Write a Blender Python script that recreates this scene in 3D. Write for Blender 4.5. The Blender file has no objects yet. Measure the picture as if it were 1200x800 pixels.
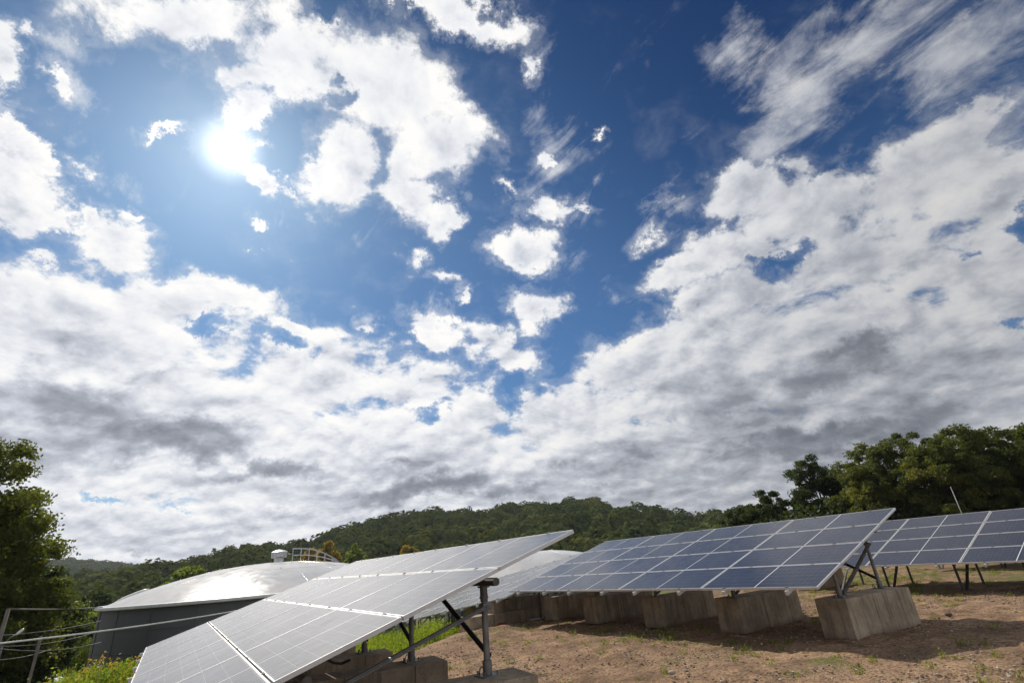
import bpy, math, random
import numpy as np
from mathutils import Vector, Matrix

random.seed(7)
RNG = np.random.default_rng(11)
sc = bpy.context.scene
COL = sc.collection
PI = math.pi
rad = math.radians

# ------------------------------------------------------------------ camera
# the eye stands at the world origin, 1.6 m above the dirt
F_PX, PITCH, ROLL = 580.8, 0.415, -0.085
FW = np.array([0, math.cos(PITCH), math.sin(PITCH)])
RT = np.array([1.0, 0, 0]); UP = np.cross(RT, FW)
R2 = RT * math.cos(ROLL) + UP * math.sin(ROLL); U2 = np.cross(R2, FW)
cam = bpy.data.cameras.new("camera"); camo = bpy.data.objects.new("camera", cam); COL.objects.link(camo)
camo.matrix_world = Matrix(((R2[0], U2[0], -FW[0], 0), (R2[1], U2[1], -FW[1], 0), (R2[2], U2[2], -FW[2], 0), (0, 0, 0, 1)))
cam.sensor_width = 36; cam.lens = 36 * F_PX / 1200.0; cam.clip_start = 0.05; cam.clip_end = 6000
sc.camera = camo

def direction(px, py):
    """world direction that the surveyed photograph point looks along"""
    d = FW * F_PX + (px - 600) * R2 - (py - 400) * U2
    return d / np.linalg.norm(d)

def polar(az, dist, z=0.0):
    a = rad(az); return np.array([math.sin(a) * dist, math.cos(a) * dist, z])

YAW = -0.942
ROW = np.array([math.cos(YAW), math.sin(YAW), 0]); L = -ROW; S = np.array([-math.sin(YAW), math.cos(YAW), 0])

# ------------------------------------------------------------------ materials
def mat(name):
    m = bpy.data.materials.new(name); m.use_nodes = True
    nt = m.node_tree; nt.nodes.clear()
    out = nt.nodes.new("ShaderNodeOutputMaterial")
    return m, nt, out

class NT:
    def __init__(s, nt): s.nt = nt
    def n(s, t, **kw):
        x = s.nt.nodes.new(t)
        for k, v in kw.items(): setattr(x, k, v)
        return x
    def l(s, a, b): s.nt.links.new(a, b)
    def val(s, sock, v):
        if hasattr(v, "is_linked") or isinstance(v, bpy.types.NodeSocket): s.l(v, sock)
        else: sock.default_value = v
    def math(s, op, a, b=None, c=None, clamp=False):
        x = s.n("ShaderNodeMath", operation=op); x.use_clamp = clamp
        s.val(x.inputs[0], a)
        if b is not None: s.val(x.inputs[1], b)
        if c is not None: s.val(x.inputs[2], c)
        return x.outputs[0]
    def vmath(s, op, a, b=None, scale=None):
        x = s.n("ShaderNodeVectorMath", operation=op)
        s.val(x.inputs[0], a)
        if b is not None: s.val(x.inputs[1], b)
        if scale is not None: s.val(x.inputs["Scale"], scale)
        return x.outputs["Value"] if op in ("DOT_PRODUCT", "LENGTH", "DISTANCE") else x.outputs[0]
    def mixc(s, f, a, b, bt="MIX"):
        x = s.n("ShaderNodeMix", data_type="RGBA", blend_type=bt)
        s.val(x.inputs[0], f)
        s.val(x.inputs[6], a if not isinstance(a, tuple) else (*a, 1)); s.val(x.inputs[7], b if not isinstance(b, tuple) else (*b, 1))
        return x.outputs[2]
    def noise(s, vec, scale, detail=4, rough=0.55, dist=0.0, dims="3D"):
        x = s.n("ShaderNodeTexNoise", noise_dimensions=dims)
        if vec is not None: s.l(vec, x.inputs["Vector"])
        x.inputs["Scale"].default_value = scale; x.inputs["Detail"].default_value = detail
        x.inputs["Roughness"].default_value = rough; x.inputs["Distortion"].default_value = dist
        return x.outputs["Fac"]
    def smooth(s, v, a, b, lo=0.0, hi=1.0):
        x = s.n("ShaderNodeMapRange", interpolation_type="SMOOTHSTEP")
        s.val(x.inputs[0], v); s.val(x.inputs[1], a); s.val(x.inputs[2], b); s.val(x.inputs[3], lo); s.val(x.inputs[4], hi)
        return x.outputs[0]
    def ramp(s, v, stops):
        x = s.n("ShaderNodeValToRGB"); s.l(v, x.inputs[0]); e = x.color_ramp.elements
        while len(e) < len(stops): e.new(0.5)
        for k, (p, c) in enumerate(stops): e[k].position = p; e[k].color = (*c, 1)
        return x.outputs[0]
    def bump(s, h, strength, dist):
        x = s.n("ShaderNodeBump"); s.l(h, x.inputs["Height"]); x.inputs["Strength"].default_value = strength; x.inputs["Distance"].default_value = dist
        return x.outputs[0]

def simple(name, col, rough=0.6, metal=0.0, var=0.15, scale=6.0, bump=0.0, dirt=None, spec=0.5):
    m, nt, out = mat(name); N = NT(nt)
    b = N.n("ShaderNodeBsdfPrincipled"); N.l(b.outputs[0], out.inputs[0])
    tc = N.n("ShaderNodeTexCoord").outputs["Object"]
    n1 = N.noise(tc, scale, 5, 0.6)
    c2 = tuple(max(0, c * (1 - var)) for c in col); c3 = tuple(min(1, c * (1 + var)) for c in col)
    c = N.mixc(N.smooth(n1, 0.3, 0.7), c2, c3)
    if dirt is not None:
        n2 = N.noise(tc, scale * 0.45, 6, 0.65)
        c = N.mixc(N.smooth(n2, 0.52, 0.72, 0, 0.8), c, dirt)
    N.l(c, b.inputs["Base Color"])
    b.inputs["Metallic"].default_value = metal; b.inputs["Specular IOR Level"].default_value = spec
    N.val(b.inputs["Roughness"], N.smooth(n1, 0.2, 0.8, rough * 0.85, min(1, rough * 1.15)))
    if bump:
        N.l(N.bump(N.noise(tc, scale * 6, 5, 0.6), 0.6, bump), b.inputs["Normal"])
    return m

M = {}
M["alu"] = simple("aluminium_frame", (0.62, 0.62, 0.62), 0.42, 0.4, 0.08, 3)
M["galv_light"] = simple("light_galvanised_steel", (0.5, 0.5, 0.5), 0.4, 0.5, 0.2, 5)
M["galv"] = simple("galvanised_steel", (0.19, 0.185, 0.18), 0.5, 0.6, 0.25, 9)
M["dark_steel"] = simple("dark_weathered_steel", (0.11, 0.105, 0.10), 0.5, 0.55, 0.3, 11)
M["black"] = simple("black_steel_tube", (0.012, 0.013, 0.016), 0.45, 0.3, 0.3, 8)
M["backsheet"] = simple("white_backsheet", (0.6, 0.6, 0.6), 0.6)
M["tank_wall"] = simple("grey_tank_wall", (0.125, 0.130, 0.135), 0.75, 0.0, 0.12, 0.35, dirt=(0.095, 0.092, 0.088), spec=0.25)
M["white_metal"] = simple("white_painted_metal", (0.7, 0.7, 0.7), 0.4, 0.1, 0.1, 4)
M["wood_pole"] = simple("grey_wood_pole", (0.16, 0.14, 0.12), 0.85, 0, 0.3, 3)
M["bark"] = simple("tree_bark", (0.085, 0.065, 0.05), 0.9, 0, 0.35, 5, 0.02)
M["red"] = simple("red_plastic", (0.35, 0.035, 0.03), 0.45, 0, 0.2, 8)
M["stone"] = simple("stone", (0.30, 0.26, 0.22), 0.9, 0, 0.35, 7, 0.01)
M["wire"] = simple("grey_wire", (0.2, 0.2, 0.2), 0.6, 0.2)
M["roofing"] = simple("pale_roofing", (0.6, 0.6, 0.6), 0.6)
M["siding"] = simple("tan_siding", (0.3, 0.27, 0.22), 0.8)

def glass_mat():
    m, nt, out = mat("solar_glass"); N = NT(nt)
    b = N.n("ShaderNodeBsdfPrincipled"); N.l(b.outputs[0], out.inputs[0])
    uv = N.n("ShaderNodeUVMap"); uv.uv_map = "metres"
    sep = N.n("ShaderNodeSeparateXYZ"); N.l(uv.outputs[0], sep.inputs[0]); u, v = sep.outputs[0], sep.outputs[1]
    # 2.056 x 0.979 m of glass : white margins, middle gap, 2 x 12 by 6 half cells
    def near(x, c, w): return N.math("LESS_THAN", N.math("ABSOLUTE", N.math("SUBTRACT", x, c)), w)
    def grid(x, step, off, w):
        t = N.math("FRACT", N.math("DIVIDE", N.math("SUBTRACT", x, off), step))
        d = N.math("MINIMUM", t, N.math("SUBTRACT", 1.0, t))
        return N.math("LESS_THAN", N.math("MULTIPLY", d, step), w)
    cu = N.math("GREATER_THAN", N.math("ABSOLUTE", N.math("SUBTRACT", u, 1.028)), 1.028 - 0.006)
    cv = N.math("GREATER_THAN", N.math("ABSOLUTE", N.math("SUBTRACT", v, 0.4895)), 0.4895 - 0.003)
    mid = near(u, 1.028, 0.008)
    gu = grid(u, 0.0838, 0.0218, 0.0011); gv = grid(v, 0.159, 0.0125, 0.0016)
    bus = grid(v, 0.01766, 0.0036, 0.0005)
    white = N.math("MAXIMUM", N.math("MAXIMUM", cu, cv), mid)
    line = N.math("MAXIMUM", gv, N.math("MULTIPLY", gu, 0.55))
    oi = N.n("ShaderNodeObjectInfo")
    tc = N.n("ShaderNodeTexCoord").outputs["Object"]
    cellc = N.mixc(oi.outputs["Random"], (0.004, 0.008, 0.024), (0.007, 0.012, 0.034))
    cellc = N.mixc(N.math("MULTIPLY", bus, 0.12), cellc, (0.20, 0.20, 0.21))
    cellc = N.mixc(line, cellc, (0.20, 0.21, 0.23))
    c = N.mixc(white, cellc, (0.66, 0.66, 0.66))
    dust = N.noise(tc, 2.2, 6, 0.6)
    streak = N.n("ShaderNodeMapping"); streak.inputs["Scale"].default_value = (5, 0.8, 1); N.l(tc, streak.inputs[0])
    dn = N.noise(streak.outputs[0], 4, 4, 0.6)
    edge = N.smooth(v, 0.10, 0.0)
    dustf = N.math("ADD", N.smooth(N.math("ADD", N.math("MULTIPLY", dust, 0.6), N.math("MULTIPLY", dn, 0.4)), 0.42, 0.7, 0.006, 0.035), N.math("MULTIPLY", edge, 0.06))
    c = N.mixc(dustf, c, (0.30, 0.26, 0.22))
    N.l(c, b.inputs["Base Color"])
    N.val(b.inputs["Roughness"], N.smooth(dust, 0.3, 0.75, 0.14, 0.24))
    b.inputs["IOR"].default_value = 1.22
    N.val(b.inputs["Coat Weight"], N.smooth(dn, 0.3, 0.7, 0.72, 1.0)); b.inputs["Coat Roughness"].default_value = 0.54; b.inputs["Coat IOR"].default_value = 1.18
    b.inputs["Specular IOR Level"].default_value = 0.5
    return m
M["glass"] = glass_mat()

def concrete_mat():
    m, nt, out = mat("weathered_concrete"); N = NT(nt)
    b = N.n("ShaderNodeBsdfPrincipled"); N.l(b.outputs[0], out.inputs[0])
    g = N.n("ShaderNodeTexCoord"); oi = N.n("ShaderNodeObjectInfo")
    off = N.vmath("SCALE", (1.3, 2.1, 0.7), scale=N.math("MULTIPLY", oi.outputs["Random"], 9.0))
    tc = N.vmath("ADD", g.outputs["Object"], off)
    n1 = N.noise(tc, 2.2, 7, 0.62); n2 = N.noise(tc, 14, 5, 0.6)
    mp = N.n("ShaderNodeMapping"); mp.inputs["Scale"].default_value = (7, 7, 0.7); N.l(tc, mp.inputs[0])
    n3 = N.noise(mp.outputs[0], 1.4, 5, 0.6)
    c = N.mixc(N.smooth(n1, 0.32, 0.68), (0.265, 0.21, 0.148), (0.46, 0.37, 0.262))
    c = N.mixc(N.smooth(n3, 0.48, 0.66, 0, 0.75), c, (0.17, 0.15, 0.12))
    c = N.mixc(N.smooth(n2, 0.35, 0.5, 0.25, 0), c, (0.14, 0.12, 0.10))
    sep = N.n("ShaderNodeSeparateXYZ"); N.l(g.outputs["Object"], sep.inputs[0])
    low = N.smooth(N.math("ADD", sep.outputs[2], N.math("MULTIPLY", n1, 0.22)), 0.22, 0.10)
    c = N.mixc(N.math("MULTIPLY", low, 0.6), c, (0.19, 0.12, 0.085))
    # bug holes
    vo = N.n("ShaderNodeTexVoronoi"); N.l(tc, vo.inputs["Vector"]); vo.inputs["Scale"].default_value = 26
    hole = N.smooth(vo.outputs["Distance"], 0.10, 0.16)
    N.l(N.mixc(hole, (0.12, 0.10, 0.085), c), b.inputs["Base Color"])
    b.inputs["Roughness"].default_value = 0.9; b.inputs["Specular IOR Level"].default_value = 0.25
    h = N.math("ADD", N.math("MULTIPLY", n2, 0.5), N.math("MULTIPLY", hole, 0.4))
    N.l(N.bump(h, 0.6, 0.008), b.inputs["Normal"])
    return m
M["concrete"] = concrete_mat()

def roof_mat():
    m, nt, out = mat("tank_roof_sheet"); N = NT(nt)
    b = N.n("ShaderNodeBsdfPrincipled"); N.l(b.outputs[0], out.inputs[0])
    tc = N.n("ShaderNodeTexCoord").outputs["Object"]
    n1 = N.noise(tc, 0.35, 6, 0.6); n2 = N.noise(tc, 1.6, 5, 0.6)
    c = N.mixc(N.smooth(n1, 0.35, 0.65), (0.46, 0.45, 0.44), (0.54, 0.53, 0.52))
    c = N.mixc(N.smooth(n2, 0.5, 0.75, 0, 0.35), c, (0.29, 0.27, 0.25))
    N.l(c, b.inputs["Base Color"]); b.inputs["Metallic"].default_value = 0.0
    N.val(b.inputs["Roughness"], N.smooth(n2, 0.3, 0.7, 0.17, 0.27))
    b.inputs["Specular IOR Level"].default_value = 0.12
    N.l(N.bump(N.noise(tc, 0.9, 4, 0.5), 0.25, 0.04), b.inputs["Normal"])
    return m
M["roof"] = roof_mat()

def leaf_mat(name, c1, c2, c3=None, trans=0.42, sc_=0.6, spec=0.25):
    m, nt, out = mat(name); N = NT(nt)
    geo = N.n("ShaderNodeNewGeometry"); tc = N.n("ShaderNodeTexCoord").outputs["Object"]
    n1 = N.noise(tc, sc_, 4, 0.6)
    f = N.math("ADD", N.math("MULTIPLY", N.smooth(n1, 0.35, 0.65), 0.6), N.math("MULTIPLY", geo.outputs["Random Per Island"], 0.4))
    c = N.mixc(f, c1, c2)
    if c3 is not None:
        c = N.mixc(N.smooth(N.noise(tc, sc_ * 0.8, 3, 0.5, 1.0), 0.58, 0.70), c, c3)
    d = N.n("ShaderNodeBsdfPrincipled"); N.l(c, d.inputs["Base Color"]); d.inputs["Roughness"].default_value = 0.6
    d.inputs["Specular IOR Level"].default_value = spec
    t = N.n("ShaderNodeBsdfTranslucent"); N.l(N.mixc(1.0, c, (1.8, 1.75, 0.8), "MULTIPLY"), t.inputs[0])
    mx = N.n("ShaderNodeMixShader"); mx.inputs[0].default_value = trans
    N.l(d.outputs[0], mx.inputs[1]); N.l(t.outputs[0], mx.inputs[2]); N.l(mx.outputs[0], out.inputs[0])
    return m
M["leaf"] = leaf_mat("leaves_green", (0.030, 0.048, 0.014), (0.085, 0.108, 0.024), (0.12, 0.13, 0.028))
M["leaf_dark"] = leaf_mat("leaves_dark_green", (0.022, 0.036, 0.014), (0.050, 0.070, 0.022))
M["leaf_olive"] = leaf_mat("leaves_olive", (0.040, 0.058, 0.014), (0.115, 0.130, 0.026), (0.145, 0.148, 0.03))
M["leaf_bright"] = leaf_mat("leaves_bright_green", (0.08, 0.12, 0.02), (0.16, 0.20, 0.035))
M["leaf_yellow"] = leaf_mat("leaves_yellow", (0.16, 0.13, 0.02), (0.30, 0.20, 0.025))
M["leaf_forest"] = leaf_mat("leaves_forest", (0.050, 0.068, 0.026), (0.105, 0.128, 0.042), (0.165, 0.165, 0.05), 0.15, 0.045, 0.0)
M["weed"] = leaf_mat("weed_leaves", (0.09, 0.14, 0.02), (0.20, 0.25, 0.035), None, 0.5, 1.5)
M["weed_gold"] = leaf_mat("weed_seed_heads", (0.25, 0.17, 0.06), (0.40, 0.25, 0.09), None, 0.4, 1.5)
M["tuft"] = leaf_mat("dirt_tuft_leaves", (0.10, 0.13, 0.03), (0.20, 0.23, 0.05), (0.24, 0.20, 0.09), 0.4, 1.5)

# ------------------------------------------------------------------ mesh helpers
def np_mesh(name, V, F, smooth=False, mats=()):
    V = np.asarray(V, np.float32); F = np.asarray(F, np.int32); k = F.shape[1]
    me = bpy.data.meshes.new(name)
    me.vertices.add(len(V)); me.vertices.foreach_set("co", V.ravel())
    me.loops.add(F.size); me.loops.foreach_set("vertex_index", F.ravel())
    me.polygons.add(len(F)); me.polygons.foreach_set("loop_start", np.arange(0, F.size, k, dtype=np.int32))
    me.polygons.foreach_set("use_smooth", np.full(len(F), smooth))
    for m in mats: me.materials.append(m)
    me.update(calc_edges=True)
    return me

def link(name, me, parent=None):
    o = bpy.data.objects.new(name, me); COL.objects.link(o)
    if parent: o.parent = parent
    return o
def tag(o, label=None, cat=None, group=None, kind=None):
    if label: o["label"] = label
    if cat: o["category"] = cat
    if group: o["group"] = group
    if kind: o["kind"] = kind
    return o
def empty(name, loc, rz=0.0):
    o = bpy.data.objects.new(name, None); COL.objects.link(o); o.location = loc; o.rotation_euler = (0, 0, rz); o.empty_display_size = 0.3
    return o
def copy_tree(o, parent=None):
    c = o.copy(); COL.objects.link(c)
    if parent: c.parent = parent
    for ch in list(o.children): copy_tree(ch, c)
    return c

class MB:
    def __init__(s): s.v = []; s.f = []
    def add(s, V, F):
        o = len(s.v); s.v += [tuple(map(float, p)) for p in V]; s.f += [tuple(i + o for i in q) for q in F]; return s
    def obox(s, c, ax, ay, az, sx, sy, sz):
        c = np.array(c, float); ax, ay, az = [np.array(a, float) for a in (ax, ay, az)]
        V = [c + ax * sx * i / 2 + ay * sy * j / 2 + az * sz * k / 2 for k in (-1, 1) for j in (-1, 1) for i in (-1, 1)]
        return s.add(V, [(0, 2, 3, 1), (4, 5, 7, 6), (0, 1, 5, 4), (2, 6, 7, 3), (0, 4, 6, 2), (1, 3, 7, 5)])
    def box(s, c, sx, sy, sz): return s.obox(c, (1, 0, 0), (0, 1, 0), (0, 0, 1), sx, sy, sz)
    def bar(s, a, b, w, h, up=(0, 0, 1)):
        a, b = np.array(a, float), np.array(b, float); d = b - a; l = np.linalg.norm(d); d /= l
        x = np.cross(d, up); x /= np.linalg.norm(x); y = np.cross(x, d)
        return s.obox((a + b) / 2, d, x, y, l, w, h)
    def tube(s, pts, r, n=8, caps=True):
        pts = [np.array(p, float) for p in pts]; rs = r if hasattr(r, "__len__") else [r] * len(pts)
        base = len(s.v); prev = None
        for k, p in enumerate(pts):
            d = pts[min(k + 1, len(pts) - 1)] - pts[max(k - 1, 0)]; d = d / (np.linalg.norm(d) + 1e-9)
            if prev is None:
                x = np.cross(d, (0, 0, 1) if abs(d[2]) < 0.9 else (1, 0, 0))
            else: x = prev - d * (prev @ d)
            x /= np.linalg.norm(x); prev = x; y = np.cross(d, x)
            for i in range(n):
                a = 2 * PI * i / n; q = p + (x * math.cos(a) + y * math.sin(a)) * rs[k]; s.v.append(tuple(q))
        for k in range(len(pts) - 1):
            for i in range(n):
                j = (i + 1) % n; s.f.append((base + k * n + i, base + k * n + j, base + (k + 1) * n + j, base + (k + 1) * n + i))
        if caps:
            s.f.append(tuple(base + i for i in range(n))[::-1]); s.f.append(tuple(base + (len(pts) - 1) * n + i for i in range(n)))
        return s
    def lathe(s, prof, n=32, c=(0, 0, 0)):
        base = len(s.v)
        for (r, z) in prof:
            for i in range(n):
                a = 2 * PI * i / n; s.v.append((c[0] + r * math.cos(a), c[1] + r * math.sin(a), c[2] + z))
        for k in range(len(prof) - 1):
            for i in range(n):
                j = (i + 1) % n; s.f.append((base + k * n + i, base + k * n + j, base + (k + 1) * n + j, base + (k + 1) * n + i))
        return s
    def build(s, name, m, parent=None, smooth=False, bevel=0.0, auto=None):
        me = bpy.data.meshes.new(name); me.from_pydata(s.v, [], s.f); me.materials.append(m)
        if smooth: me.polygons.foreach_set("use_smooth", [True] * len(me.polygons))
        me.update(); o = link(name, me, parent)
        if auto is not None:
            me.polygons.foreach_set("use_smooth", [True] * len(me.polygons))
            me.set_sharp_from_angle(angle=rad(auto))
        if bevel:
            b = o.modifiers.new("bevel", "BEVEL"); b.width = bevel; b.segments = 2; b.limit_method = "ANGLE"; b.angle_limit = rad(40)
        return o

# ------------------------------------------------------------------ terrain
def ss(a, b, x):
    t = np.clip((x - a) / (b - a), 0, 1); return t * t * (3 - 2 * t)

RIDGE_AZ = np.array([-180, -75, -60, -48, -41, -38, -35, -32, -27, -24, -21, -17, -12.7, -10.8, -5.3, -1.6, 3.2, 7.8, 12.2, 16.4, 20.4, 24, 30, 60, 180.])
RIDGE_EL = np.array([1.0, 1.0, 1.0, 1.0, 1.2, 1.45, 1.9, 2.35, 2.95, 3.2, 3.65, 4.65, 5.05, 5.3, 4.95, 5.25, 5.45, 4.85, 3.95, 2.9, 2.2, 2.1, 2.0, 1.5, 1.0])
FAR_AZ = np.array([-180, -60, -48, -43, -41, -38.4, -36.5, -34, -28, -20, 0, 180.])
FAR_EL = np.array([1.2, 1.8, 2.4, 2.75, 2.85, 2.40, 2.1, 2.0, 1.6, 1.2, 0.8, 0.8])
TREE_H = 9.5
def terrain(x, y):
    x = np.asarray(x, float); y = np.asarray(y, float)
    a = x * L[0] + y * L[1]; s = x * S[0] + y * S[1]; r = np.hypot(x, y); az = np.degrees(np.arctan2(x, y))
    z = np.full(np.broadcast(x, y).shape, -1.60)
    z = z - 0.036 * np.clip(a - 5, 0, 9) * (1 - ss(4.5, 8, s)) * ss(-6, 0, s)
    t = np.clip(a - 12.8, 0, None)
    z = z - 0.125 * t * ss(0, 1.5, t) - 0.22 * np.clip(a - 31, 0, None)
    t2 = np.clip(-1.6 - s, 0, None) * ss(2, 7, a)
    z = z - 0.30 * t2
    z = np.maximum(z, -9.0)
    low = -9.0
    # hills
    el = np.interp(az, RIDGE_AZ, RIDGE_EL); Dr = 330.0
    top = Dr * np.tan(np.radians(el)) - TREE_H
    h1 = low + (top - low) * ss(110, Dr, r) * (1 - 0.5 * ss(Dr, 700, r))
    elf = np.interp(az, FAR_AZ, FAR_EL); Df = 1000.0
    topf = Df * np.tan(np.radians(elf)) - TREE_H - 3
    h2 = low + (topf - low) * ss(450, Df, r) * (1 - 0.3 * ss(Df, 2000, r))
    h = np.maximum(h1, h2)
    z = np.where(r > 100, np.maximum(z, h), z)
    # gentle unevenness
    z = z + 0.018 * np.sin(x * 1.3 + 0.7 * np.sin(y * 0.9)) * np.cos(y * 1.1 + 0.5 * x) + 0.012 * np.sin(x * 3.1 + y * 2.3) * np.sin(y * 2.9 - x * 1.1)
    return z
def gz(x, y): return float(terrain(x, y))

# low-frequency height noise for the near dirt
def vnoise(x, y, f, seed):
    r = np.random.default_rng(seed); G = r.random((128, 128))
    X = x * f; Y = y * f; i = np.floor(X).astype(int); j = np.floor(Y).astype(int); u = X - i; v = Y - j
    u = u * u * (3 - 2 * u); v = v * v * (3 - 2 * v); g = lambda a, b: G[a % 128, b % 128]
    return (g(i, j) * (1 - u) + g(i + 1, j) * u) * (1 - v) + (g(i, j + 1) * (1 - u) + g(i + 1, j + 1) * u) * v

def axis(lo, hi, dlo, dhi, step, n_out, growth):
    core = np.arange(dlo, dhi, step); a = [dhi]; st = step
    while a[-1] < hi: st *= growth; a.append(a[-1] + st)
    b = [dlo]; st = step
    while b[-1] > lo: st *= growth; b.append(b[-1] - st)
    return np.concatenate([np.array(b[:0:-1]), core, np.array(a)])
def build_ground():
    xs = axis(-3000, 3000, -6, 12, 0.07, 0, 1.07); ys = axis(-600, 3500, 3.0, 20, 0.07, 0, 1.07)
    X, Y = np.meshgrid(xs, ys); Z = terrain(X, Y)
    fade = np.exp(-np.maximum(0, np.hypot(X - 3, Y - 11) - 14) / 6.0)
    Z = Z + fade * ((vnoise(X, Y, 1.1, 1) - .5) * 0.05 + (vnoise(X, Y, 3.1, 2) - .5) * 0.045 + (vnoise(X, Y, 7.3, 3) - .5) * 0.032 + (vnoise(X, Y, 13.0, 4) - .5) * 0.012)
    sS = X * S[0] + Y * S[1] + 0.25 * np.sin((X * L[0] + Y * L[1]) * 0.35); aA = X * L[0] + Y * L[1]
    for s0 in (4.9, 6.6):   # shallow wheel tracks running along the row
        rut = np.exp(-((sS - s0) / 0.14) ** 2) - 0.5 * np.exp(-((np.abs(sS - s0) - 0.30) / 0.10) ** 2)
        Z = Z - fade * 0.030 * rut * (0.5 + vnoise(X, Y, 0.7, 6)) * (aA < 13)
    nx, ny = len(xs), len(ys); V = np.stack([X, Y, Z], -1).reshape(-1, 3)
    I = np.arange(nx * ny).reshape(ny, nx); F = np.stack([I[:-1, :-1], I[:-1, 1:], I[1:, 1:], I[1:, :-1]], -1).reshape(-1, 4)
    m, nt, out = mat("dirt_and_grass"); N = NT(nt)
    b = N.n("ShaderNodeBsdfPrincipled"); N.l(b.outputs[0], out.inputs[0])
    g = N.n("ShaderNodeNewGeometry").outputs["Position"]
    n1 = N.noise(g, 0.35, 5, 0.6, 0.4); n2 = N.noise(g, 2.3, 6, 0.65); n3 = N.noise(g, 22, 5, 0.7); n4 = N.noise(g, 0.9, 4, 0.6)
    c = N.mixc(N.smooth(n2, 0.3, 0.7), (0.17, 0.105, 0.062), (0.40, 0.255, 0.152))
    c = N.mixc(N.smooth(n1, 0.46, 0.62, 0, 0.65), c, (0.42, 0.275, 0.17))
    c = N.mixc(N.smooth(n3, 0.40, 0.56, 0.75, 0), c, (0.095, 0.068, 0.050))
    c = N.mixc(N.smooth(n3, 0.58, 0.72, 0.0, 0.6), c, (0.38, 0.31, 0.25))
    vo = N.n("ShaderNodeTexVoronoi"); N.l(g, vo.inputs["Vector"]); vo.inputs["Scale"].default_value = 22; vo.inputs["Randomness"].default_value = 1
    vc = N.n("ShaderNodeSeparateColor"); N.l(vo.outputs["Color"], vc.inputs[0])
    peb = N.math("MULTIPLY", N.smooth(vo.outputs["Distance"], 0.36, 0.22), N.math("GREATER_THAN", vc.outputs[0], 0.62))
    peb = N.math("MULTIPLY", peb, N.smooth(n4, 0.42, 0.58))
    c = N.mixc(N.math("MULTIPLY", peb, 0.8), c, N.mixc(vc.outputs[1], (0.13, 0.10, 0.085), (0.38, 0.33, 0.28)))
    # sparse thin grass, denser towards the back of the plateau and off it
    sepp = N.n("ShaderNodeSeparateXYZ"); N.l(g, sepp.inputs[0])
    s_ = N.vmath("DOT_PRODUCT", g, tuple(S)); a_ = N.vmath("DOT_PRODUCT", g, tuple(L))
    gn = N.math("ADD", N.math("MULTIPLY", n4, 0.6), N.math("MULTIPLY", N.noise(g, 5.5, 6, 0.75), 0.4))
    dens = N.math("ADD", N.smooth(s_, 13, 22, 0, 0.09), N.math("ADD", N.smooth(N.math("SUBTRACT", a_, N.math("MULTIPLY", N.math("SUBTRACT", s_, 4.7), 0.55)), 12.7, 14.2, 0, 0.5), N.math("MULTIPLY", N.smooth(s_, -0.6, -2.5, 0, 0.5), N.smooth(a_, 3, 7))))
    gm = N.smooth(N.math("ADD", gn, dens), 0.56, 0.66, 0, 0.85)
    gcol = N.mixc(n3, (0.06, 0.08, 0.02), (0.16, 0.17, 0.05))
    c = N.mixc(gm, c, gcol)
    N.l(c, b.inputs["Base Color"]); b.inputs["Roughness"].default_value = 0.97; b.inputs["Specular IOR Level"].default_value = 0.12
    h = N.math("ADD", N.math("MULTIPLY", n3, 0.7), N.math("ADD", N.math("MULTIPLY", peb, 0.5), N.math("MULTIPLY", n2, 1.4)))
    N.l(N.bump(h, 0.9, 0.045), b.inputs["Normal"])
    o = link("ground", np_mesh("ground", V, F, True, [m])); tag(o, "reddish brown dirt pad falling away into green slopes", None, None, "structure")
build_ground()

# ------------------------------------------------------------------ solar tables
MW, MH = 2.10, 1.021
def module_proto():
    """one landscape module: aluminium frame (part) and glass (sub-part), origin at its lower left corner, top face z=0"""
    w, h, t, lip = 2.08, 1.003, 0.036, 0.010
    fr = MB()
    for (cx, cy, sx, sy) in ((w / 2, lip / 2, w, lip), (w / 2, h - lip / 2, w, lip), (lip / 2, h / 2, lip, h - 2 * lip), (w - lip / 2, h / 2, lip, h - 2 * lip)):
        fr.box((cx, cy, -t / 2), sx, sy, t)
    fr = fr.build("solar_module", M["alu"])
    g = MB(); g.add([(lip, lip, -0.003), (w - lip, lip, -0.003), (w - lip, h - lip, -0.003), (lip, h - lip, -0.003),
                     (lip, lip, -0.009), (w - lip, lip, -0.009), (w - lip, h - lip, -0.009), (lip, h - lip, -0.009)],
                    [(0, 1, 2, 3), (7, 6, 5, 4), (0, 4, 5, 1), (1, 5, 6, 2), (2, 6, 7, 3), (3, 7, 4, 0)])
    go = g.build("glass", M["glass"], fr); me = go.data; me.materials.append(M["backsheet"])
    me.polygons.foreach_set("material_index", [0, 1, 1, 1, 1, 1])
    uv = me.uv_layers.new(name="metres")
    for lp in me.loops:
        co = me.vertices[lp.vertex_index].co; uv.data[lp.index].uv = (co.x - lip, co.y - lip)
    return fr
def clamp_mesh():
    if "clamp" not in _cm:
        c = MB(); c.box((0, 0, 0.002), 0.05, 0.03, 0.010); c.tube([(0, 0, 0.005), (0, 0, 0.014)], 0.008, 6)
        me = bpy.data.meshes.new("clamp"); me.from_pydata(c.v, [], c.f); me.materials.append(M["galv"]); me.update(); _cm["clamp"] = me
    return _cm["clamp"]
_cm = {}
MOD = module_proto(); _first = [True]

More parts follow.
